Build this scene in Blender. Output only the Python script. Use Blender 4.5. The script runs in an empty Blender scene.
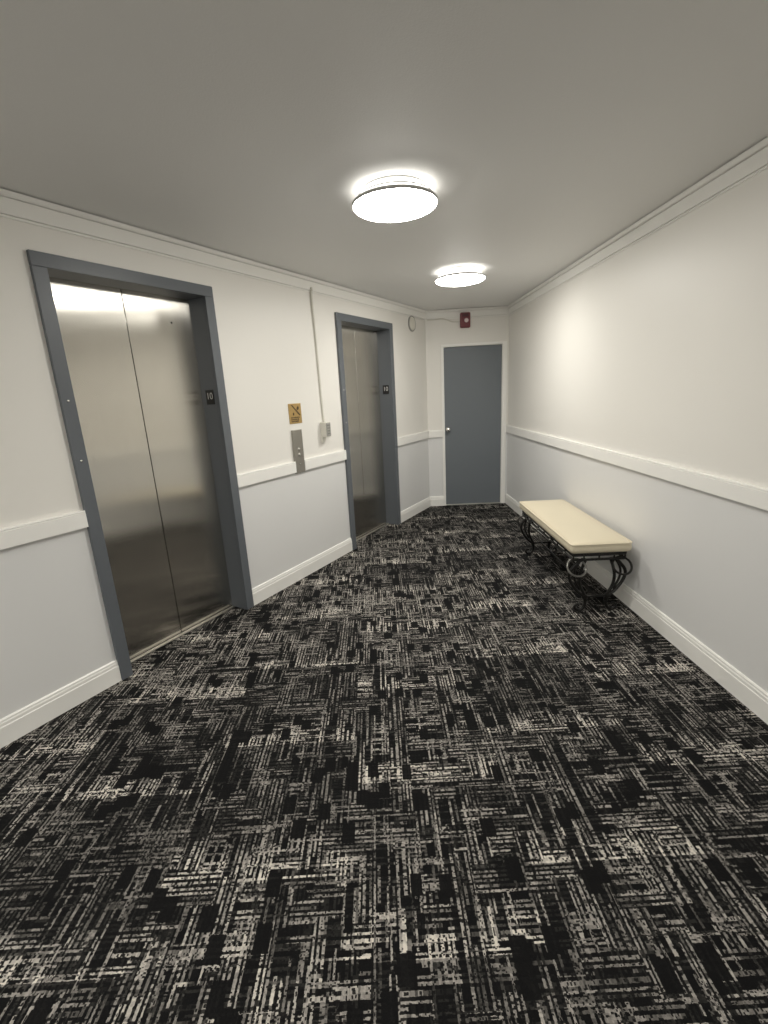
import bpy, bmesh, math, random
from mathutils import Vector, Matrix
random.seed(4)
S = bpy.context.scene
COL = S.collection

# ------------------------------------------------------------------ camera
F_PX, PITCH, ROLL, YAW, CAM_H = 462.4, 0.2535, -0.0522, 0.0071, 1.5295
cy, sy = math.cos(YAW), math.sin(YAW)
fw = Vector((sy*math.cos(PITCH), cy*math.cos(PITCH), -math.sin(PITCH)))
r0 = Vector((cy, -sy, 0)); u0 = r0.cross(fw)
rt = math.cos(ROLL)*r0 + math.sin(ROLL)*u0
up = -math.sin(ROLL)*r0 + math.cos(ROLL)*u0
cd = bpy.data.cameras.new('camera'); cam = bpy.data.objects.new('camera', cd); COL.objects.link(cam)
M4 = Matrix((rt, up, -fw)).transposed().to_4x4(); M4.translation = Vector((0, 0, CAM_H))
cam.matrix_world = M4
cd.sensor_fit = 'HORIZONTAL'; cd.sensor_width = 36; cd.lens = 36*F_PX/768
cd.clip_start = 0.02
S.camera = cam
# ------------------------------------------------------------------ light and exposure
S.view_settings.view_transform = 'Standard'; S.view_settings.look = 'None'
S.view_settings.gamma = 1; S.view_settings.use_curve_mapping = False
S.view_settings.exposure = 0.0
LAMP_DOWN = 57.0      # radiance of a ceiling lamp's face
LAMP_SIDE = 2.6       # radiance of the clear side band that lights the ceiling
LAMP_COL = (1.0, 0.97, 0.90)
w = bpy.data.worlds.new('world'); S.world = w; w.use_nodes = True
w.node_tree.nodes['Background'].inputs[0].default_value = (0.75, 0.85, 1, 1)
w.node_tree.nodes['Background'].inputs[1].default_value = 0.0

# ------------------------------------------------------------------ plan of the lobby
XR, H = 1.6972, 2.4671
XL, AL = -2.9791, 0.5398
YE, AE = 6.0403, 0.0521
sa, ca = math.sin(AL), math.cos(AL)
se, ce = math.sin(AE), math.cos(AE)
YB = -4.2                                    # back of the lobby, behind the camera
RAIL_T, RAIL_B = 1.0125, 0.923
RAIL_TR, RAIL_BR = 1.0357, 0.9482
CROWN_B, BASE_T = 2.3616, 0.1313
WALLS = {   # origin, direction along the wall, normal into the room
    'left':  (Vector((XL, 0)), Vector((sa, ca)), Vector((ca, -sa))),
    'right': (Vector((XR, 0)), Vector((0, 1)), Vector((-1, 0))),
    'end':   (Vector((XR, YE)), Vector((-ce, se)), Vector((-se, -ce))),
    'back':  (Vector((XR, YB)), Vector((-1, 0)), Vector((0, 1))),
}
def wp(wall, s, o=0.0):
    q, d, n = WALLS[wall]; return q + d*s + n*o
def meet(a, b, o):
    """plan point where walls a and b, both moved o into the room, cross"""
    qa, da, na = WALLS[a]; qb, db, nb = WALLS[b]
    A = qa + na*o; B = qb + nb*o
    det = da.x*(-db.y) + db.x*da.y
    r = B - A
    t = (r.x*(-db.y) + db.x*r.y)/det
    return A + da*t
def end_pt(wall, e, o):
    return meet(wall, e, o) if isinstance(e, str) else wp(wall, e, o)

# ------------------------------------------------------------------ materials
def mat(name, col, rough=0.5, metal=0.0, bump=None, emit=None, spec=0.5, coat=0.0, var=None):
    m = bpy.data.materials.new(name); m.use_nodes = True
    nt = m.node_tree; b = nt.nodes['Principled BSDF']
    b.inputs['Base Color'].default_value = (*col, 1)
    b.inputs['Roughness'].default_value = rough
    b.inputs['Metallic'].default_value = metal
    b.inputs['Specular IOR Level'].default_value = spec
    b.inputs['Coat Weight'].default_value = coat
    if emit:
        b.inputs['Emission Color'].default_value = (*emit[0], 1)
        b.inputs['Emission Strength'].default_value = emit[1]
    tc = nt.nodes.new('ShaderNodeTexCoord')
    if var:      # (scale, amount): faint unevenness of the paint itself
        n = nt.nodes.new('ShaderNodeTexNoise'); n.inputs['Scale'].default_value = var[0]; n.inputs['Detail'].default_value = 4
        nt.links.new(tc.outputs['Object'], n.inputs['Vector'])
        mx = nt.nodes.new('ShaderNodeMix'); mx.data_type = 'RGBA'
        mx.inputs[6].default_value = (*[c*(1-var[1]) for c in col], 1)
        mx.inputs[7].default_value = (*[min(1, c*(1+var[1])) for c in col], 1)
        nt.links.new(n.outputs['Fac'], mx.inputs[0]); nt.links.new(mx.outputs[2], b.inputs['Base Color'])
    if bump:     # (scale, strength, distance)
        n = nt.nodes.new('ShaderNodeTexNoise'); n.inputs['Scale'].default_value = bump[0]; n.inputs['Detail'].default_value = 3
        nt.links.new(tc.outputs['Object'], n.inputs['Vector'])
        bp = nt.nodes.new('ShaderNodeBump'); bp.inputs['Strength'].default_value = bump[1]; bp.inputs['Distance'].default_value = bump[2]
        nt.links.new(n.outputs['Fac'], bp.inputs['Height']); nt.links.new(bp.outputs['Normal'], b.inputs['Normal'])
    return m

CREAM = mat('cream_wall_paint', (0.85, 0.83, 0.785), 0.45, bump=(90, 0.06, 0.004), var=(0.9, 0.015))
GREY = mat('grey_dado_paint', (0.78, 0.78, 0.775), 0.38, bump=(90, 0.06, 0.004), var=(0.9, 0.015))
TRIM = mat('white_trim_paint', (0.93, 0.92, 0.885), 0.35)
CEIL = mat('ceiling_paint', (0.88, 0.875, 0.86), 0.6, bump=(170, 0.25, 0.003))
DARK = mat('charcoal_frame_enamel', (0.125, 0.138, 0.154), 0.38, bump=(260, 0.05, 0.002))
DOORP = mat('slate_door_paint', (0.160, 0.180, 0.200), 0.45, bump=(60, 0.03, 0.002))
BLACK = mat('black_plastic', (0.010, 0.010, 0.011), 0.4)
SHAFT = mat('dark_shaft', (0.01, 0.01, 0.01), 0.8)
NUMW = mat('white_numeral', (0.62, 0.62, 0.60), 0.5)
ALU = mat('aluminium_sill', (0.75, 0.73, 0.68), 0.35, 1.0, bump=(40, 0.1, 0.001))
NICKEL = mat('satin_nickel', (0.80, 0.78, 0.74), 0.25, 1.0)
STEELP = mat('brushed_call_plate', (0.36, 0.345, 0.31), 0.38, 0.85, bump=(220, 0.04, 0.001))
BTN = mat('worn_steel_button', (0.55, 0.53, 0.49), 0.4, 0.8)
BRASS = mat('antique_brass', (0.52, 0.36, 0.15), 0.42, 0.75, var=(30, 0.12))
BRASSD = mat('dark_engraving', (0.085, 0.050, 0.018), 0.6)
IVORY = mat('ivory_plastic', (0.72, 0.70, 0.63), 0.4)
GREYPL = mat('grey_plastic', (0.34, 0.335, 0.31), 0.45)
KEYS = mat('dull_grey_keys', (0.22, 0.215, 0.20), 0.5)
RED = mat('alarm_red_plastic', (0.19, 0.042, 0.050), 0.4)
LENS = mat('clear_strobe_lens', (0.85, 0.72, 0.72), 0.12, coat=0.6)
IRON = mat('black_wrought_iron', (0.014, 0.013, 0.012), 0.38, 0.4, bump=(120, 0.12, 0.002))
IRONB = mat('highlight_iron', (0.22, 0.215, 0.20), 0.3, 0.9)  # lighter iron: highlights on beads and room-side rings put into the colour
VINYL = mat('cream_leatherette', (0.74, 0.665, 0.505), 0.38, bump=(420, 0.10, 0.0015), var=(7, 0.02))
LAMPBODY = mat('white_lamp_body', (0.62, 0.62, 0.60), 0.4)
RIM = mat('grey_lamp_rim', (0.55, 0.55, 0.54), 0.4)
RING = mat('dull_grey_ring', (0.16, 0.16, 0.155), 0.6)
GLOW = mat('lamp_face', (0.9, 0.9, 0.88), 0.4, emit=(LAMP_COL, LAMP_DOWN))
GLOWS = mat('lamp_side_band', (0.9, 0.9, 0.88), 0.4, emit=(LAMP_COL, LAMP_SIDE))

def steel():
    m = bpy.data.materials.new('brushed_stainless_steel'); m.use_nodes = True
    nt = m.node_tree; b = nt.nodes['Principled BSDF']
    b.inputs['Metallic'].default_value = 1.0
    b.inputs['Roughness'].default_value = 0.23
    b.inputs['Anisotropic'].default_value = 1.0
    t = nt.nodes.new('ShaderNodeTangent'); t.direction_type = 'RADIAL'; t.axis = 'Z'
    nt.links.new(t.outputs[0], b.inputs['Tangent'])
    tc = nt.nodes.new('ShaderNodeTexCoord'); mp = nt.nodes.new('ShaderNodeMapping')
    mp.inputs['Scale'].default_value = (420, 420, 3)
    n = nt.nodes.new('ShaderNodeTexNoise'); n.inputs['Scale'].default_value = 1; n.inputs['Detail'].default_value = 3
    nt.links.new(tc.outputs['Object'], mp.inputs[0]); nt.links.new(mp.outputs[0], n.inputs['Vector'])
    mx = nt.nodes.new('ShaderNodeMix'); mx.data_type = 'RGBA'
    mx.inputs[6].default_value = (0.58, 0.56, 0.515, 1); mx.inputs[7].default_value = (0.68, 0.655, 0.60, 1)
    nt.links.new(n.outputs['Fac'], mx.inputs[0]); nt.links.new(mx.outputs[2], b.inputs['Base Color'])
    # slow waviness of the sheet
    w2 = nt.nodes.new('ShaderNodeTexNoise'); w2.inputs['Scale'].default_value = 2.2; w2.inputs['Detail'].default_value = 1
    nt.links.new(tc.outputs['Object'], w2.inputs['Vector'])
    bp = nt.nodes.new('ShaderNodeBump'); bp.inputs['Strength'].default_value = 0.12; bp.inputs['Distance'].default_value = 0.02
    nt.links.new(w2.outputs['Fac'], bp.inputs['Height']); nt.links.new(bp.outputs[0], b.inputs['Normal'])
    return m
STEEL = steel()

def carpet():
    m = bpy.data.materials.new('woven_carpet_tiles'); m.use_nodes = True
    nt = m.node_tree; b = nt.nodes['Principled BSDF']
    b.inputs['Roughness'].default_value = 0.95; b.inputs['Specular IOR Level'].default_value = 0.1
    def mm(op, *a):
        n = nt.nodes.new('ShaderNodeMath'); n.operation = op
        for i, v in enumerate(a):
            if isinstance(v, (int, float)): n.inputs[i].default_value = v
            else: nt.links.new(v, n.inputs[i])
        return n.outputs[0]
    def wn(x, y, k=0.0):
        c = nt.nodes.new('ShaderNodeCombineXYZ')
        for i, v in enumerate((x, y, k)):
            if isinstance(v, (int, float)): c.inputs[i].default_value = v
            else: nt.links.new(v, c.inputs[i])
        n = nt.nodes.new('ShaderNodeTexWhiteNoise'); n.noise_dimensions = '3D'
        nt.links.new(c.outputs[0], n.inputs['Vector']); return n.outputs['Value']
    fl = lambda x: mm('FLOOR', x)
    gt = lambda x, y: mm('GREATER_THAN', x, y)
    lt = lambda x, y: mm('LESS_THAN', x, y)
    mul = lambda x, y: mm('MULTIPLY', x, y)
    add = lambda x, y: mm('ADD', x, y)
    div = lambda x, y: mm('DIVIDE', x, y)
    tc = nt.nodes.new('ShaderNodeTexCoord')
    # tuft wobble so that no line is ruler straight
    nz = nt.nodes.new('ShaderNodeTexNoise'); nz.inputs['Scale'].default_value = 170; nz.inputs['Detail'].default_value = 1
    nt.links.new(tc.outputs['Object'], nz.inputs['Vector'])
    sub = nt.nodes.new('ShaderNodeVectorMath'); sub.operation = 'SUBTRACT'; sub.inputs[1].default_value = (0.5, 0.5, 0.5)
    nt.links.new(nz.outputs['Color'], sub.inputs[0])
    sc = nt.nodes.new('ShaderNodeVectorMath'); sc.operation = 'SCALE'; sc.inputs['Scale'].default_value = 0.0042
    nt.links.new(sub.outputs[0], sc.inputs[0])
    ad = nt.nodes.new('ShaderNodeVectorMath'); ad.operation = 'ADD'
    nt.links.new(tc.outputs['Object'], ad.inputs[0]); nt.links.new(sc.outputs[0], ad.inputs[1])
    sp = nt.nodes.new('ShaderNodeSeparateXYZ'); nt.links.new(ad.outputs[0], sp.inputs[0])
    def spaced(x):          # uneven thread spacing: a shift that depends on that one axis only
        n = nt.nodes.new('ShaderNodeTexNoise'); n.noise_dimensions = '1D'; n.inputs['Scale'].default_value = 22; n.inputs['Detail'].default_value = 1
        nt.links.new(x, n.inputs['W']); return mm('ADD', x, mm('MULTIPLY', n.outputs['Fac'], 0.018))
    u = spaced(add(sp.outputs[0], 20.175)); v = spaced(add(sp.outputs[1], 20.0))
    T = 0.61
    tu = div(add(sp.outputs[0], 0.175+33*T), T); tcx = fl(tu)
    odd = mm('MODULO', tcx, 2.0)                                       # column 33 is odd
    tv = div(add(sp.outputs[1], add(-0.93 + 33*T - 0.246, mul(odd, 0.246))), T); trow = fl(tv)
    lv = mm('FRACT', tv)
    R = wn(tcx, trow, 3.3)
    P = 0.0080
    iu = fl(div(u, P)); jv = fl(div(v, P))
    ou = mm('MODULO', iu, 2.0); ov = mm('MODULO', jv, 2.0)
    # threads running away from the camera
    a = wn(iu, tcx, 1.7); sv = fl(add(div(v, 0.115), mul(a, 7.0)))
    r1 = wn(iu, sv, 2.1); i1 = wn(iu, sv, 5.9)
    V = mul(gt(r1, add(0.24, mul(ou, 0.66))), add(0.22, mul(i1, 0.78)))
    V = mul(V, add(mul(gt(wn(iu, jv, 21.5), 0.16), 0.62), add(0.10, mul(wn(iu, jv, 23.1), 0.40))))
    # threads running across
    c = wn(jv, trow, 8.7); su = fl(add(div(u, 0.10), mul(c, 7.0)))
    r2 = wn(jv, su, 4.1); i2 = wn(jv, su, 7.3)
    Hh = mul(gt(r2, add(0.24, mul(ov, 0.66))), add(0.22, mul(i2, 0.78)))
    Hh = mul(Hh, add(mul(gt(wn(iu, jv, 25.5), 0.16), 0.62), add(0.10, mul(wn(iu, jv, 27.1), 0.40))))
    # blocks in which one direction rules
    bi = fl(div(u, 0.083)); bj = fl(add(div(v, 0.105), mul(wn(bi, 0.0, 9.1), 3.0)))
    mk = wn(bi, bj, 6.6)
    wV = add(mul(lt(mk, 0.50), 0.78), 0.22); wV = mm('MAXIMUM', wV, gt(mk, 0.80))
    wH = add(mul(gt(mk, 0.40), 0.78), 0.22)
    wV = mul(wV, 1.0)
    val = mm('MAXIMUM', mul(V, wV), mul(Hh, wH))
    # plain black patches
    ki = fl(div(add(u, 0.03), 0.046)); kj = fl(add(div(v, 0.075), mul(wn(ki, 1.0, 2.2), 3.0)))
    blk = gt(wn(ki, kj, 12.4), 0.075)
    val = mul(val, add(0.04, mul(blk, 0.96)))
    # tufts: short gaps along the threads
    tf = wn(fl(div(u, 0.0046)), fl(div(v, 0.0046)), 15.2)
    val = mul(val, mm('MINIMUM', 1.0, add(0.12, mul(gt(tf, 0.22), add(0.45, mul(tf, 0.6))))))
    # brightness of each carpet tile, strongest at its near edge
    ns = nt.nodes.new('ShaderNodeTexNoise'); ns.inputs['Scale'].default_value = 4.2; ns.inputs['Detail'].default_value = 2
    nt.links.new(tc.outputs['Object'], ns.inputs['Vector'])
    prof = mm('MAXIMUM', mm('SUBTRACT', 1.0, mul(lv, 4.0)), 0.0)
    tb = add(add(0.38, mul(R, 0.42)), mul(prof, 0.9))
    tb = mul(tb, add(0.45, mul(ns.outputs['Fac'], 1.1)))
    val = mul(val, tb)
    cr = nt.nodes.new('ShaderNodeValToRGB'); e = cr.color_ramp
    e.elements[0].position = 0; e.elements[0].color = (0.0075, 0.0075, 0.0078, 1)
    e.elements[1].position = 1; e.elements[1].color = (0.70, 0.655, 0.585, 1)
    q = e.elements.new(0.12); q.color = (0.030, 0.029, 0.027, 1)
    q = e.elements.new(0.45); q.color = (0.31, 0.290, 0.268, 1)
    nt.links.new(val, cr.inputs[0]); nt.links.new(cr.outputs[0], b.inputs['Base Color'])
    bp = nt.nodes.new('ShaderNodeBump'); bp.inputs['Strength'].default_value = 0.5; bp.inputs['Distance'].default_value = 0.004
    nt.links.new(nz.outputs['Fac'], bp.inputs['Height']); nt.links.new(bp.outputs[0], b.inputs['Normal'])
    return m
CARPET = carpet()

# ------------------------------------------------------------------ mesh helpers
def tag(o, label=None, cat=None, group=None, kind=None):
    if label: o['label'] = label
    if cat: o['category'] = cat
    if group: o['group'] = group
    if kind: o['kind'] = kind
    return o
def obj(name, bm, mats, parent=None, smooth=False, recalc=True):
    if recalc: bmesh.ops.recalc_face_normals(bm, faces=bm.faces)
    me = bpy.data.meshes.new(name); bm.to_mesh(me); bm.free()
    for m in (mats if isinstance(mats, (list, tuple)) else [mats]): me.materials.append(m)
    if smooth:
        for p in me.polygons: p.use_smooth = True
    o = bpy.data.objects.new(name, me); COL.objects.link(o)
    if parent: o.parent = parent
    return o
def thing(name, label, cat, loc=(0, 0, 0), rz=0.0, group=None):
    o = bpy.data.objects.new(name, None); COL.objects.link(o)
    o.empty_display_size = 0.1
    o.location = loc; o.rotation_euler = (0, 0, rz)
    return tag(o, label, cat, group)
def add_box(bm, x0, x1, y0, y1, z0, z1, mi=0, bevel=0.0, seg=2):
    g = bmesh.ops.create_cube(bm, size=1.0)['verts']
    for v in g: v.co = Vector(((x0+x1)/2 + v.co.x*(x1-x0), (y0+y1)/2 + v.co.y*(y1-y0), (z0+z1)/2 + v.co.z*(z1-z0)))
    fs = {f for v in g for f in v.link_faces}
    for f in fs: f.material_index = mi
    if bevel:
        es = {e for v in g for e in v.link_edges}
        bmesh.ops.bevel(bm, geom=list(es), offset=bevel, segments=seg, profile=0.5, affect='EDGES')
def add_lathe(bm, prof, n=64, mat4=None, mi=0, cap=True):
    """prof: (radius, z) pairs, turned about Z"""
    rings = []
    for r, z in prof:
        if r < 1e-6: rings.append([bm.verts.new((0, 0, z))])
        else: rings.append([bm.verts.new((r*math.cos(2*math.pi*k/n), r*math.sin(2*math.pi*k/n), z)) for k in range(n)])
    for a, b in zip(rings, rings[1:]):
        for k in range(n):
            k2 = (k+1) % n
            vs = [a[k % len(a)], a[k2 % len(a)], b[k2 % len(b)], b[k % len(b)]]
            u = []
            for v in vs:
                if v not in u: u.append(v)
            if len(u) > 2: bm.faces.new(u).material_index = mi
    if mat4:
        for rg in rings:
            for v in rg: v.co = mat4 @ v.co
def catmull(pts, n=8):
    P = [Vector(p) for p in pts]; P = [2*P[0]-P[1]] + P + [2*P[-1]-P[-2]]; out = []
    for i in range(1, len(P)-2):
        for k in range(n):
            t = k/n; a, b, c, d = P[i-1], P[i], P[i+1], P[i+2]
            out.append(0.5*((2*b) + (c-a)*t + (2*a-5*b+4*c-d)*t*t + (3*b-a-3*c+d)*t**3))
    out.append(P[-2]); return out
def add_tube(bm, pts, r, n=10, closed=False, taper=None):
    P = [Vector(p) for p in pts]; N = len(P); rings = []
    prev = None
    for i, p in enumerate(P):
        if closed: t = (P[(i+1) % N] - P[i-1])
        else: t = P[min(i+1, N-1)] - P[max(i-1, 0)]
        t.normalize()
        if prev is None:
            ref = Vector((0, 1, 0)) if abs(t.y) < 0.9 else Vector((1, 0, 0))
            x = (ref - t*ref.dot(t)).normalized()
        else: x = (prev - t*prev.dot(t)).normalized()
        prev = x; y = t.cross(x)
        rr = r if taper is None else r*taper(i/(N-1))
        rings.append([bm.verts.new(p + x*rr*math.cos(2*math.pi*k/n) + y*rr*math.sin(2*math.pi*k/n)) for k in range(n)])
    m = N if closed else N-1
    for i in range(m):
        a, b = rings[i], rings[(i+1) % N]
        for k in range(n): bm.faces.new((a[k], a[(k+1) % n], b[(k+1) % n], b[k]))
    if not closed:
        bm.faces.new(rings[0][::-1]); bm.faces.new(rings[-1])
def add_run(bm, wall, e0, e1, prof, mi=0):
    """extrude a closed (offset, height) profile along a wall from e0 to e1; an end is a distance or the wall it mitres with"""
    rows = []
    for e in (e0, e1):
        rows.append([bm.verts.new((*end_pt(wall, e, o), z)) for o, z in prof])
    n = len(prof)
    for k in range(n):
        k2 = (k+1) % n
        bm.faces.new((rows[0][k], rows[0][k2], rows[1][k2], rows[1][k])).material_index = mi
    bm.faces.new(rows[0][::-1]).material_index = mi; bm.faces.new(rows[1]).material_index = mi
def wall_box(bm, wall, e0, e1, o0, o1, z0, z1, mi=0):
    add_run(bm, wall, e0, e1, [(o0, z0), (o1, z0), (o1, z1), (o0, z1)], mi)

# ------------------------------------------------------------------ openings
E1C, E2C = 3.289, 5.697            # centres of the two lift doorways along the left wall
OW, OH = 0.453, 2.175              # half width and height of a lift opening
FW, FH = 0.519, 2.239              # half width and height of its steel frame
D_A, D_B, D_H = 0.8067, 0.0793, 2.03   # end door slab (distance from the right corner)
S_BACK = (YB - 0)/ca               # where the left wall meets the back wall
T = 0.12
# ------------------------------------------------------------------ floor, ceiling
def slab(name, z0, z1, m):
    bm = bmesh.new()
    c = [meet('left', 'end', 0), Vector((XR, YE)), Vector((XR, YB)), meet('left', 'back', 0)]
    ctr = sum(c, Vector((0, 0)))/4
    c = [p + (p-ctr).normalized()*0.45 for p in c]
    lo = [bm.verts.new((*p, z0)) for p in c]; hi = [bm.verts.new((*p, z1)) for p in c]
    bm.faces.new(lo); bm.faces.new(hi[::-1])
    for k in range(4): bm.faces.new((lo[k], lo[(k+1) % 4], hi[(k+1) % 4], hi[k]))
    return obj(name, bm, m)
tag(slab('floor', -0.08, 0, CARPET), 'black and grey woven carpet tile floor of the lift lobby', 'floor', kind='structure')
tag(slab('ceiling', H, H+0.1, CEIL), 'flat grey-white ceiling carrying the two round lamps', 'ceiling', kind='structure')

# ------------------------------------------------------------------ walls (two-tone: grey dado below the rail, cream above)
def wall_seg(bm, wall, e0, e1, z0, z1, split):
    if z0 < split: wall_box(bm, wall, e0, e1, 0, -T, z0, min(split, z1), 1)
    if z1 > split: wall_box(bm, wall, e0, e1, 0, -T, max(split, z0), z1, 0)
SPL = (RAIL_T+RAIL_B)/2
bm = bmesh.new()
for e0, e1 in (('back', E1C-OW-0.01), (E1C+OW+0.01, E2C-OW-0.01), (E2C+OW+0.01, 'end')): wall_seg(bm, 'left', e0, e1, 0, H, SPL)
for c in (E1C, E2C): wall_seg(bm, 'left', c-OW-0.01, c+OW+0.01, OH+0.01, H, SPL)
tag(obj('wall_left', bm, [CREAM, GREY]), 'cream over grey wall on the left holding both lift doorways', 'wall', kind='structure')
bm = bmesh.new(); wall_seg(bm, 'right', YB-T, YE+0.2, 0, H, (RAIL_TR+RAIL_BR)/2)
tag(obj('wall_right', bm, [CREAM, GREY]), 'cream over grey wall on the right behind the bench', 'wall', kind='structure')
bm = bmesh.new()
J = 0.012
wall_seg(bm, 'end', D_A+J, 'left', 0, H, SPL); wall_seg(bm, 'end', 0, D_B-J, 0, H, SPL); wall_seg(bm, 'end', D_B-J, D_A+J, D_H+J, H, SPL)
tag(obj('wall_end', bm, [CREAM, GREY]), 'narrow far wall around the slate grey door', 'wall', kind='structure')
bm = bmesh.new(); wall_seg(bm, 'back', -T, 'left', 0, H, SPL)
tag(obj('wall_back', bm, [CREAM, GREY]), 'plain wall closing the lobby behind the viewer', 'wall', kind='structure')

# ------------------------------------------------------------------ baseboards, chair rails, crown
BASE = [(0, 0), (0.016, 0), (0.016, 0.094), (0.013, 0.098), (0.013, 0.112), (0.010, 0.118), (0.010, 0.126), (0.005, BASE_T), (0, BASE_T)]
def rail(b, t): return [(0, b), (0.022, b), (0.022, t-0.013), (0.018, t-0.011), (0.018, t-0.008), (0.022, t-0.006), (0.020, t), (0, t)]
CROWN = [(0, CROWN_B-0.005), (0.006, CROWN_B-0.005), (0.006, CROWN_B-0.0005), (0.0005, CROWN_B), (0.0005, CROWN_B+0.0065), (0.014, CROWN_B+0.007), (0.012, CROWN_B+0.012), (0.011, H-0.032), (0.003, H-0.0315), (0.003, H-0.027), (0.016, H-0.0265), (0.022, H-0.020), (0.026, H-0.012), (0.030, H-0.005), (0.004, H-0.0045), (0.004, H-0.0005), (0, H-0.0005)]
LSEG = (('back', E1C-FW-0.001), (E1C+FW+0.001, E2C-FW-0.001), (E2C+FW+0.001, 'end'))
CALL = (4.502, 0.058)              # call plate: centre and half width; the rail is cut around it
CAS_L, CAS_R = D_A+J+0.022, D_B-J-0.045
bm = bmesh.new()
for e in LSEG: add_run(bm, 'left', e[0], e[1], BASE)
tag(obj('baseboard_left', bm, TRIM), 'white baseboard along the left wall between the lift frames', 'baseboard', kind='structure')
bm = bmesh.new(); add_run(bm, 'right', 'back', 'end', BASE)
tag(obj('baseboard_right', bm, TRIM), 'white baseboard along the right wall under the bench', 'baseboard', kind='structure')
bm = bmesh.new(); add_run(bm, 'end', CAS_L, 'left', BASE)
tag(obj('baseboard_end', bm, TRIM), 'short white baseboard left of the slate door', 'baseboard', kind='structure')
bm = bmesh.new(); add_run(bm, 'back', 'right', 'left', BASE)
tag(obj('baseboard_back', bm, TRIM), 'white baseboard behind the viewer', 'baseboard', kind='structure')
bm = bmesh.new()
for e in (LSEG[0], (LSEG[1][0], CALL[0]-CALL[1]-0.001), (CALL[0]+CALL[1]+0.001, LSEG[1][1]), LSEG[2]): add_run(bm, 'left', e[0], e[1], rail(RAIL_B, RAIL_T))
tag(obj('trim_1', bm, TRIM), 'white chair rail on the left wall, cut at the call plate', 'chair rail', kind='structure')
bm = bmesh.new(); add_run(bm, 'right', 'back', YE-0.01, rail(RAIL_BR, RAIL_TR))
tag(obj('trim_2', bm, TRIM), 'white chair rail along the right wall above the bench', 'chair rail', kind='structure')
bm = bmesh.new(); add_run(bm, 'end', CAS_L, 'left', rail(RAIL_B, RAIL_T))
tag(obj('trim_3', bm, TRIM), 'short white chair rail left of the slate door', 'chair rail', kind='structure')
for k, (wl, a, b2, lab) in enumerate((('left', 'back', 'end', 'white crown moulding above the lift doorways'),
                                  ('right', 'back', 'end', 'white crown moulding along the top of the right wall'),
                                  ('end', 'right', 'left', 'white crown moulding above the slate door'),
                                  ('back', 'right', 'left', 'white crown moulding behind the viewer'))):
    bm = bmesh.new(); add_run(bm, wl, a, b2, CROWN)
    tag(obj('trim_%d' % (k+4), bm, TRIM), lab, 'crown moulding', kind='structure')

# ------------------------------------------------------------------ end door
DC, DW = (D_A+D_B)/2, (D_A-D_B)/2
# the end wall's direction points left, so local X points right and Y into the room is mirrored; use the half-turn instead
def frame_rot(wall):
    n = WALLS[wall][2]; return math.atan2(n.y, n.x) - math.pi/2      # local Y = into the room, local X = to the left seen from the room... 
# local X = n rotated -90 deg = viewer's left -> right is -X
door = thing('door_1', 'slate grey flush door at the far end of the lobby', 'door', (*wp('end', DC), 0), frame_rot('end'))
door['kind'] = 'structure'
bm = bmesh.new(); add_box(bm, -DW+0.002, DW-0.002, -0.060, -0.018, 0.012, D_H-0.002, bevel=0.002)
obj('door_slab', bm, DOORP, door)
bm = bmesh.new()
for a, b2, c, d in ((DW, DW+J-0.001, 0, D_H+J-0.001), (-DW-J+0.001, -DW, 0, D_H+J-0.001), (-DW, DW, D_H, D_H+J-0.001)): add_box(bm, a, b2, -0.11, 0.003, c, d)
for a, b2, c, d in ((DW+0.002, DW+J+0.022, 0, D_H+0.036), (-DW-J-0.045, -DW-0.002, 0, D_H+0.036), (-DW-0.002, DW+0.002, D_H+0.002, D_H+0.036)): add_box(bm, a, b2, 0.001, 0.016, c, d, bevel=0.003)
obj('door_casing', bm, TRIM, door)
bm = bmesh.new(); add_box(bm, -DW, DW, -0.075, 0.010, 0.0005, 0.011, bevel=0.003)
obj('threshold', bm, ALU, door)
kb = bmesh.new()
kx = (0.765-DC)
Mx = Matrix.Translation((kx, -0.018, 1.016)) @ Matrix.Rotation(-math.pi/2, 4, 'X')
add_lathe(kb, [(0, 0), (0.031, 0), (0.031, 0.006), (0.013, 0.009), (0.012, 0.028), (0.022, 0.036), (0.028, 0.048), (0.026, 0.060), (0.016, 0.067), (0, 0.069)], 28, Mx)
obj('door_knob', kb, NICKEL, door, smooth=True)
bm = bmesh.new(); add_box(bm, -DW-0.1, DW+0.1, -0.15, -0.122, 0, D_H+0.1)
obj('door_backing', bm, SHAFT, door)

# ------------------------------------------------------------------ lift doorways
def text_mesh(name, s, size, m, parent, mat4):
    cu = bpy.data.curves.new(name, 'FONT'); cu.body = s; cu.size = size; cu.extrude = 0.0006; cu.align_x = 'CENTER'; cu.align_y = 'CENTER'
    to = bpy.data.objects.new(name+'_source', cu); COL.objects.link(to)
    bpy.context.view_layer.update()
    me = bpy.data.meshes.new_from_object(to.evaluated_get(bpy.context.evaluated_depsgraph_get()))
    bpy.data.objects.remove(to); bpy.data.curves.remove(cu)
    me.transform(mat4); me.name = name; me.materials.clear(); me.materials.append(m)
    o = bpy.data.objects.new(name, me); COL.objects.link(o); o.parent = parent; return o
RL = frame_rot('left')
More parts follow.
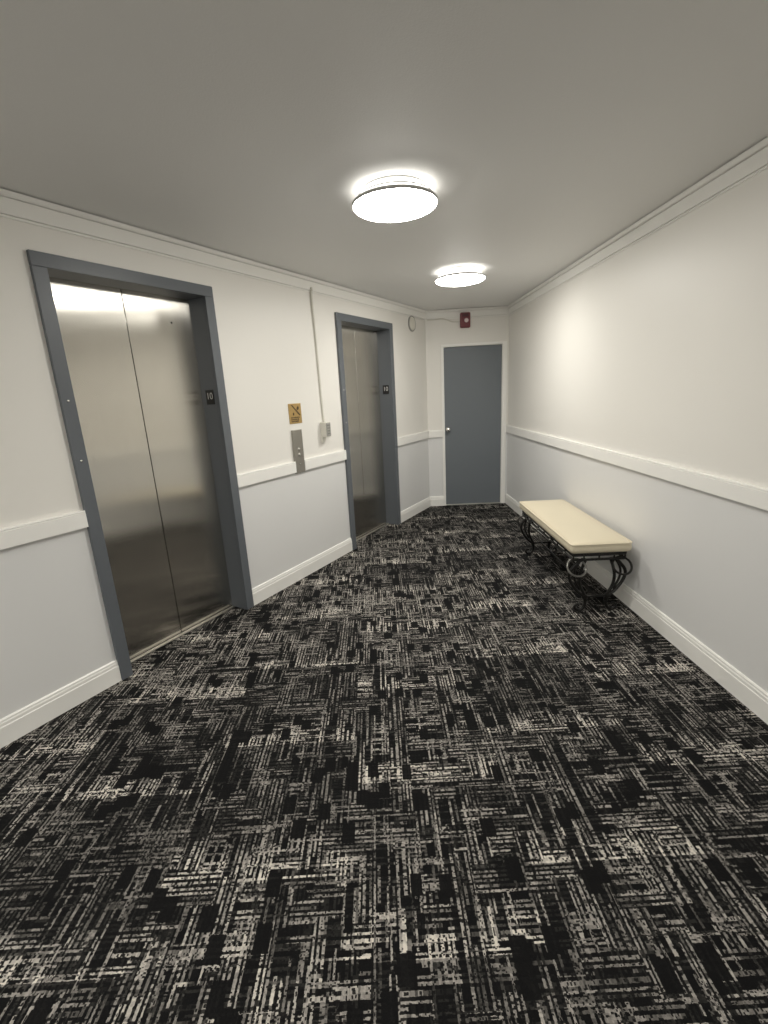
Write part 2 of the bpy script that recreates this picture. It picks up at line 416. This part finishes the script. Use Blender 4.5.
# in a doorway's own frame: Y into the lobby, +X towards the far side or the near side
XS = 1 if (Matrix.Rotation(RL, 2) @ Vector((1, 0))).dot(WALLS['left'][1]) > 0 else -1   # sign of X going deeper along the wall
DEP = -0.140
lift = thing('elevator_doorway', 'nearer of the two stainless steel lift doors, in a charcoal frame', 'elevator door', (*wp('left', E1C), 0), RL, 'lift doors on the left wall')
bm = bmesh.new()
for sg in (1, -1):
    a, b2 = sorted((sg*OW, sg*FW)); add_box(bm, a, b2, 0.0005, 0.022, 0, OH-0.0005, bevel=0.002)      # face of the jambs
    a, b2 = sorted((sg*OW, sg*(OW+0.009))); add_box(bm, a, b2, DEP-0.03, 0.0, 0, OH+0.009)            # returns into the wall
add_box(bm, -FW, FW, 0.0005, 0.022, OH, FH, bevel=0.002)
add_box(bm, -OW, OW, DEP-0.03, 0.0, OH, OH+0.009)
obj('door_frame', bm, DARK, lift)
for sg in (1, -1):
    bm = bmesh.new(); a, b2 = sorted((sg*0.0022, sg*(OW+0.03)))
    add_box(bm, a, b2, DEP-0.03, DEP, 0.006, OH+0.03, bevel=0.0025)
    if sg == XS:
        add_lathe(bm, [(0, 0.0), (0.006, 0.0), (0.006, 0.001), (0, 0.0012)], 14, Matrix.Translation((sg*0.30, DEP, 2.02)) @ Matrix.Rotation(-math.pi/2, 4, 'X'), mi=1)
    # shift inner edge of reveal: the panel slides behind the jamb return
    for v in bm.verts:
        if abs(v.co.x) > OW - 0.001: v.co.x = math.copysign(OW - 0.001, v.co.x)
    for v in bm.verts:
        if v.co.z > OH - 0.001: v.co.z = OH - 0.001
    obj('door_panel', bm, [STEEL, BLACK], lift)
bm = bmesh.new()
add_box(bm, -OW+0.001, OW-0.001, DEP+0.003, DEP+0.013, 0.0005, 0.005, bevel=0.001)
add_box(bm, -OW+0.001, OW-0.001, DEP+0.017, DEP+0.034, 0.0005, 0.008, bevel=0.0015)
obj('door_sill', bm, ALU, lift)
bm = bmesh.new(); add_box(bm, -OW-0.05, OW+0.05, DEP-0.10, DEP-0.045, 0, OH+0.05)
obj('shaft_backing', bm, SHAFT, lift)
bm = bmesh.new(); px = XS*OW
a, b2 = sorted((px, px-XS*0.005)); add_box(bm, a, b2, -0.098, -0.022, 1.507, 1.602, bevel=0.0015)
plate = obj('floor_number_plate', bm, BLACK, lift)
# numerals face the near side of the doorway
nx = px - XS*0.0056
Mt = Matrix(((0, 0, -XS, nx), (XS*1.0 * -1 * -1, 0, 0, -0.060), (0, 1, 0, 1.560), (0, 0, 0, 1)))
# right of the reader looking along +X*XS: towards -Y for XS=-1 ... chosen so that the matrix is a proper rotation
if Mt.to_3x3().determinant() < 0: Mt[1][0] *= -1
text_mesh('floor_number', '10', 0.062, NUMW, plate, Mt)
for z in (1.566, 1.266):
    bm = bmesh.new()
    add_lathe(bm, [(0, 0.0), (0.007, 0.0), (0.007, 0.002), (0.004, 0.004), (0, 0.0045)], 14, Matrix.Translation((-XS*0.487, 0.022, z)) @ Matrix.Rotation(-math.pi/2, 4, 'X'))
    obj('frame_screw', bm, NICKEL, lift, smooth=True)
def copy_tree(o, parent=None):
    c = o.copy(); COL.objects.link(c)
    if parent: c.parent = parent
    for ch in list(o.children): copy_tree(ch, c)
    return c
lift2 = copy_tree(lift); lift2.location = (*wp('left', E2C), 0)
tag(lift2, 'farther of the two stainless steel lift doors, beside the far corner', 'elevator door')

# ------------------------------------------------------------------ call plate, sign, box and cable on the left wall
def left_thing(name, label, cat, s, z, o=0.0): return thing(name, label, cat, (*wp('left', s, o), z), RL)
cp = left_thing('call_button_panel', 'tall brushed steel lift call plate set into the chair rail', 'button panel', CALL[0], 0.912, 0.0005)
bm = bmesh.new(); add_box(bm, -CALL[1], CALL[1], 0, 0.018, 0, 0.354, bevel=0.002); obj('face_plate', bm, STEELP, cp)
for z, r in ((0.196, 0.010), (0.150, 0.010)):
    bm = bmesh.new()
    add_lathe(bm, [(0, 0.018), (r+0.004, 0.018), (r+0.004, 0.020), (r, 0.021), (r, 0.023), (r-0.003, 0.025), (0, 0.0255)], 24, Matrix.Translation((0, 0, z)) @ Matrix.Rotation(-math.pi/2, 4, 'X'))
    obj('call_button', bm, BTN, cp, smooth=True)
bm = bmesh.new()
add_lathe(bm, [(0, 0.018), (0.008, 0.018), (0.008, 0.0195), (0.005, 0.021), (0, 0.021)], 20, Matrix.Translation((0, 0, 0.072)) @ Matrix.Rotation(-math.pi/2, 4, 'X'))
obj('key_switch', bm, BTN, cp, smooth=True)

sg_ = left_thing('fire_stairs_sign', 'square brass pictogram sign above the lift call plate', 'sign', 4.517, 1.316, 0.0005)
bm = bmesh.new(); add_box(bm, -0.077, 0.077, 0, 0.004, 0, 0.160, bevel=0.0015); obj('sign_plate', bm, BRASS, sg_)
def X(x): return XS*x      # picture right on the left wall runs deeper along the wall
def flat(bm, pts, y0, y1):
    lo = [bm.verts.new((X(x), y0, z)) for x, z in pts]; hi = [bm.verts.new((X(x), y1, z)) for x, z in pts]
    bm.faces.new(lo[::-1]); bm.faces.new(hi); n = len(pts)
    for k in range(n): bm.faces.new((lo[k], lo[(k+1) % n], hi[(k+1) % n], hi[k]))
bm = bmesh.new()
flat(bm, [(-0.047, 0.150), (-0.033, 0.150), (0.060, 0.070), (0.050, 0.060)], 0.0041, 0.0052)      # stair diagonal
flat(bm, [(0.018, 0.112), (0.030, 0.106), (0.044, 0.112), (0.048, 0.126), (0.042, 0.144), (0.036, 0.132), (0.030, 0.137), (0.022, 0.124)], 0.0041, 0.0052)   # flame
flat(bm, [(-0.032, 0.066), (-0.018, 0.066), (-0.014, 0.080), (-0.020, 0.090), (-0.030, 0.086)], 0.0041, 0.0052)     # small figure
obj('pictogram', bm, BRASSD, sg_)
bm = bmesh.new()
for z, n in ((0.043, 6), (0.028, 6), (0.013, 5)):
    x = -0.056
    for k in range(n):
        wdt = random.choice((0.010, 0.014, 0.018)); flat(bm, [(x, z), (x+wdt, z), (x+wdt, z+0.0105), (x, z+0.0105)], 0.0041, 0.0048); x += wdt+0.0045
obj('lettering_band', bm, BRASSD, sg_)

bx = left_thing('wall_control_box', 'small white box with a grey face under the hanging cable', 'control box', 4.866, 1.172, 0.0005)
bm = bmesh.new(); add_box(bm, -0.034, 0.034, 0, 0.064, 0.0, 0.128, bevel=0.004); obj('housing', bm, IVORY, bx)
bm = bmesh.new(); add_box(bm, -0.030, 0.030, 0.064, 0.069, 0.006, 0.122, bevel=0.002); fp = obj('grey_face', bm, GREYPL, bx)
bm = bmesh.new()
for i in range(2):
    for j in range(4):
        add_box(bm, -0.016+i*0.020, -0.004+i*0.020, 0.069, 0.0715, 0.022+j*0.024, 0.034+j*0.024, bevel=0.001)
obj('key_grid', bm, KEYS, fp)
bm = bmesh.new(); flat(bm, [(-0.034, 0.0), (0.010, 0.0), (-0.004, -0.050), (-0.034, -0.050)], 0, 0.022); obj('mounting_foot', bm, IVORY, bx)
bm = bmesh.new()
q0 = lambda s, z, o: (*wp('left', s, o), z)
pts = catmull([q0(4.846, CROWN_B+0.028, 0.018), q0(4.848, CROWN_B+0.008, 0.020), q0(4.852, CROWN_B-0.03, 0.011), q0(4.865, 2.0, 0.0075), q0(4.872, 1.65, 0.0075), q0(4.880, 1.36, 0.0085), q0(4.884, 1.295, 0.012)], 10)
add_tube(bm, pts, 0.0095, 10)
tag(obj('hanging_cable', bm, IVORY, smooth=True), 'painted cable running down the wall from the crown to the white box', 'cable')

# ------------------------------------------------------------------ alarms
ra = left_thing('round_alarm_sounder', 'round off-white sounder under the crown near the far corner', 'alarm', 6.715, 2.283, 0.0005)
bm = bmesh.new(); Mr = Matrix.Rotation(-math.pi/2, 4, 'X')
add_lathe(bm, [(0, 0), (0.086, 0), (0.086, 0.014), (0.082, 0.018), (0.078, 0.018), (0.076, 0.012), (0, 0.012)], 40, Mr); obj('ring_base', bm, GREYPL, ra, smooth=False)
bm = bmesh.new(); add_lathe(bm, [(0.0755, 0.0125), (0.073, 0.018), (0.055, 0.024), (0.022, 0.028), (0, 0.0285)], 40, Mr); obj('dome', bm, IVORY, ra, smooth=True)
fa = thing('fire_alarm_strobe', 'dark red fire alarm with clear strobe above the slate door', 'fire alarm', (*wp('end', 0.540, 0.0005), 2.330), frame_rot('end'))
bm = bmesh.new(); add_box(bm, -0.062, 0.062, 0, 0.048, -0.088, 0.088, bevel=0.016, seg=4); obj('housing', bm, RED, fa, smooth=False)
bm = bmesh.new(); add_lathe(bm, [(0, 0.048), (0.026, 0.048), (0.026, 0.056), (0.020, 0.068), (0.008, 0.073), (0, 0.0735)], 24, Matrix.Translation((-0.012, 0, -0.005)) @ Mr); obj('strobe_lens', bm, LENS, fa, smooth=True)
bm = bmesh.new()
for k in range(4): add_box(bm, -0.036, 0.036, 0.047, 0.0495, 0.040+k*0.009, 0.044+k*0.009)
obj('sounder_grille', bm, BLACK, fa)
bm = bmesh.new()
e0 = lambda s, z, o: (*wp('end', s, o), z)
pts = catmull([e0(1.005, CROWN_B-0.004, 0.012), e0(0.93, CROWN_B-0.006, 0.014), e0(0.84, CROWN_B+0.000, 0.017), e0(0.77, CROWN_B-0.010, 0.012), e0(0.70, CROWN_B-0.038, 0.009), e0(0.63, CROWN_B-0.042, 0.008), e0(0.603, CROWN_B-0.042, 0.008)], 8)
add_tube(bm, pts, 0.0055, 8)
tag(obj('alarm_cable', bm, IVORY, smooth=True), 'thin painted cable sagging from the far corner to the red alarm', 'cable')

# ------------------------------------------------------------------ ceiling lamps
def lamp(label, x, y):
    t = thing('ceiling_lamp', label, 'ceiling lamp', (x, y, H), 0.0, 'round ceiling lamps')
    bm = bmesh.new(); add_lathe(bm, [(0, -0.0005), (0.150, -0.0005), (0.154, -0.004), (0.154, -0.010), (0, -0.010)], 72); obj('ceiling_pan', bm, LAMPBODY, t, smooth=False)
    bm = bmesh.new(); add_lathe(bm, [(0, -0.0105), (0.160, -0.0105), (0.172, -0.020), (0.180, -0.036), (0.190, -0.054), (0, -0.054)], 72); obj('side_band', bm, GLOWS, t, smooth=False)
    bm = bmesh.new(); add_lathe(bm, [(0.1805, -0.0345), (0.1835, -0.0355), (0.1835, -0.0385), (0.1815, -0.0395)], 72); obj('band_ring', bm, RING, t, smooth=True)
    bm = bmesh.new(); add_lathe(bm, [(0.1905, -0.0525), (0.205, -0.0560), (0.2085, -0.060), (0.2085, -0.069), (0.205, -0.072), (0.201, -0.068), (0.1905, -0.060)], 72)
    obj('rim', bm, RIM, t, smooth=True)
    bm = bmesh.new(); add_lathe(bm, [(0.2015, -0.067), (0.2005, -0.074), (0.190, -0.080), (0.155, -0.088), (0.100, -0.094), (0.050, -0.0965), (0, -0.097)], 72); obj('diffuser', bm, GLOW, t, smooth=True)
    return t
l1 = lamp('nearer and larger-looking round lit ceiling lamp', 0.148, 2.535)
l2 = copy_tree(l1); l2.location = (0.762, 4.185, H); tag(l2, 'farther round lit ceiling lamp, closer to the slate door', 'ceiling lamp')

for lx, ly, lb in ((-0.9, -0.35, 'added round fill lamp on the ceiling just behind the viewer'), (-2.3, -0.3, 'added round fill lamp on the ceiling by the left wall behind the viewer'), (0.5, -2.4, 'added round fill lamp on the ceiling by the right wall behind the viewer'), (-2.0, -3.0, 'added round fill lamp on the ceiling by the back of the lobby')):
    fill_lamp = copy_tree(l1); fill_lamp.location = (lx, ly, H); tag(fill_lamp, lb, 'ceiling lamp')  # unseen lamps added behind the camera to brighten the near walls and ceiling

# ------------------------------------------------------------------ bench
BL, BW = 1.235, 0.392            # length along the wall, depth
bench = thing('upholstered_bench', 'cream leatherette bench on black wrought iron legs against the right wall', 'bench', (1.449, 3.460, 0), math.radians(-1.5))
ZT = 0.495
bm = bmesh.new()
NX, NY = 22, 46
def dome(x, y, hx, hy):
    fx = 1-(abs(x)/hx)**3.2; fy = 1-(abs(y)/hy)**7
    return 0.030*max(0, fx)**0.55*max(0, fy)**0.6
hx, hy = BW/2, BL/2
def rounded(x, y, r=0.022):
    ax, ay = abs(x), abs(y)
    if ax > hx-r and ay > hy-r:
        dx, dy = ax-(hx-r), ay-(hy-r); d = math.hypot(dx, dy); m_ = max(dx, dy)
        if d > 1e-9: dx, dy = dx*m_/d, dy*m_/d
        return math.copysign(hx-r+dx, x), math.copysign(hy-r+dy, y)
    return x, y
grid = {}
for i in range(NX+1):
    for j in range(NY+1):
        tx = -1+2*i/NX; ty = -1+2*j/NY
        x = hx*math.sin(tx*math.pi/2)*0.5 + hx*tx*0.5; y = hy*math.sin(ty*math.pi/2)*0.4 + hy*ty*0.6
        rx, ry = rounded(x, y)
        grid[i, j] = bm.verts.new((rx, ry, ZT + dome(x, y, hx, hy)))
for i in range(NX):
    for j in range(NY): bm.faces.new((grid[i, j], grid[i+1, j], grid[i+1, j+1], grid[i, j+1]))
bound = [(i, 0) for i in range(NX)] + [(NX, j) for j in range(NY)] + [(i, NY) for i in range(NX, 0, -1)] + [(0, j) for j in range(NY, 0, -1)]
prevr = [grid[k] for k in bound]
for dz, k in ((-0.012, 1.006), (-0.032, 1.010), (-0.050, 1.004), (-0.060, 0.985)):
    cur = [bm.verts.new((grid[b].co.x*(1+(k-1)*2.5), grid[b].co.y*k, ZT+dz)) for b in bound]
    for q in range(len(bound)):
        q2 = (q+1) % len(bound); bm.faces.new((prevr[q], prevr[q2], cur[q2], cur[q]))
    prevr = cur
bm.faces.new(prevr)
outline = [(grid[b].co.x*1.008, grid[b].co.y*1.003, ZT+0.001) for b in bound]
cush = obj('seat_cushion', bm, VINYL, bench, smooth=True)
bm = bmesh.new(); add_tube(bm, outline, 0.0065, 8, closed=True); obj('piping', bm, VINYL, cush, smooth=True)
# iron frame below the seat: tray, double rails with short ties
ZF = ZT-0.061
bm = bmesh.new()
add_box(bm, -hx+0.02, hx-0.02, -hy+0.02, hy-0.02, ZF-0.012, ZF)
obj('seat_board', bm, IRON, bench)
bm = bmesh.new()
fx, fy = hx-0.025, hy-0.030
for z in (ZF-0.020, ZF-0.052):
    loop = [(-fx, -fy, z), (fx, -fy, z), (fx, fy, z), (-fx, fy, z)]
    for a, b2 in zip(loop, loop[1:]+loop[:1]): add_tube(bm, [a, b2], 0.0090, 8)
for k in range(9):
    y = -fy + 2*fy*k/8
    for x in (-fx, fx): add_tube(bm, [(x, y, ZF-0.014), (x, y, ZF-0.058)], 0.006, 8)
for x in (-0.10, 0.0, 0.10):
    for y in (-fy, fy): add_tube(bm, [(x, y, ZF-0.014), (x, y, ZF-0.058)], 0.006, 8)
obj('apron_frame', bm, IRON, bench, smooth=True)
for k in (1, 3, 5, 7):
    y = -fy + 2*fy*k/8
    bm = bmesh.new()
    bmesh.ops.create_uvsphere(bm, u_segments=12, v_segments=8, radius=0.011, matrix=Matrix.Translation((-fx-0.004, y, ZF-0.052)))
    obj('apron_bead', bm, IRONB, bench, smooth=True)
def make_leg(sx, syy):
    y = syy*(fy-0.012)
    bm = bmesh.new(); X_ = lambda x: sx*x
    top = ZF-0.050
    outer = catmull([(X_(0.100), y, top), (X_(0.140), y, top-0.030), (X_(0.186), y, top-0.095), (X_(0.176), y, top-0.160), (X_(0.130), y, top-0.230), (X_(0.083), y, 0.110), (X_(0.070), y, 0.060), (X_(0.088), y, 0.020), (X_(0.120), y, 0.012), (X_(0.140), y, 0.034), (X_(0.126), y, 0.054), (X_(0.108), y, 0.046)], 7)
    add_tube(bm, outer, 0.0110, 8, taper=lambda t: 1.0 if t < 0.75 else 1.0-0.35*(t-0.75)/0.25)
    inner = catmull([(X_(0.080), y, top), (X_(0.102), y, top-0.060), (X_(0.116), y, top-0.125), (X_(0.108), y, top-0.195), (X_(0.074), y, 0.115), (X_(0.066), y, 0.075)], 7)
    add_tube(bm, inner, 0.0105, 8)
    mid = catmull([(X_(0.118), y, top-0.012), (X_(0.152), y, top-0.080), (X_(0.148), y, top-0.150), (X_(0.112), y, top-0.225)], 6)
    add_tube(bm, mid, 0.0080, 8)
    # collar where the bars are clasped, and the pad that meets the floor
    add_box(bm, min(X_(0.062), X_(0.094)), max(X_(0.062), X_(0.094)), y-0.014, y+0.014, 0.100, 0.124, bevel=0.003)
    add_lathe(bm, [(0, 0.0), (0.014, 0.0), (0.014, 0.006), (0.008, 0.010), (0, 0.010)], 14, Matrix.Translation((X_(0.104), y, 0.0005)))
    lg = obj('leg', bm, IRON, bench, smooth=True)
    # ring scroll hung at the leg's shoulder
    bm = bmesh.new()
    R_, cx_, cz_ = (0.061, 0.150, top-0.050)
    ys = y + syy*0.024
    add_tube(bm, [(X_(cx_)+R_*math.cos(2*math.pi*k/40), ys-syy*0.65*R_*math.sin(2*math.pi*k/40), cz_+0.78*R_*math.sin(2*math.pi*k/40)) for k in range(40)], 0.0075, 8, closed=True)
    obj('ring_scroll', bm, IRONB if sx < 0 else IRON, lg, smooth=True)  # room-side rings carry their highlight in the lighter iron colour
for sx in (-1, 1):
    for syy in (-1, 1): make_leg(sx, syy)
bm = bmesh.new()
add_tube(bm, [(0, -fy+0.012, 0.112), (0, fy-0.012, 0.112)], 0.008, 8)
for syy in (-1, 1): add_tube(bm, [(-0.076, syy*(fy-0.012), 0.112), (0.076, syy*(fy-0.012), 0.112)], 0.008, 8)
obj('stretcher', bm, IRON, bench, smooth=True)
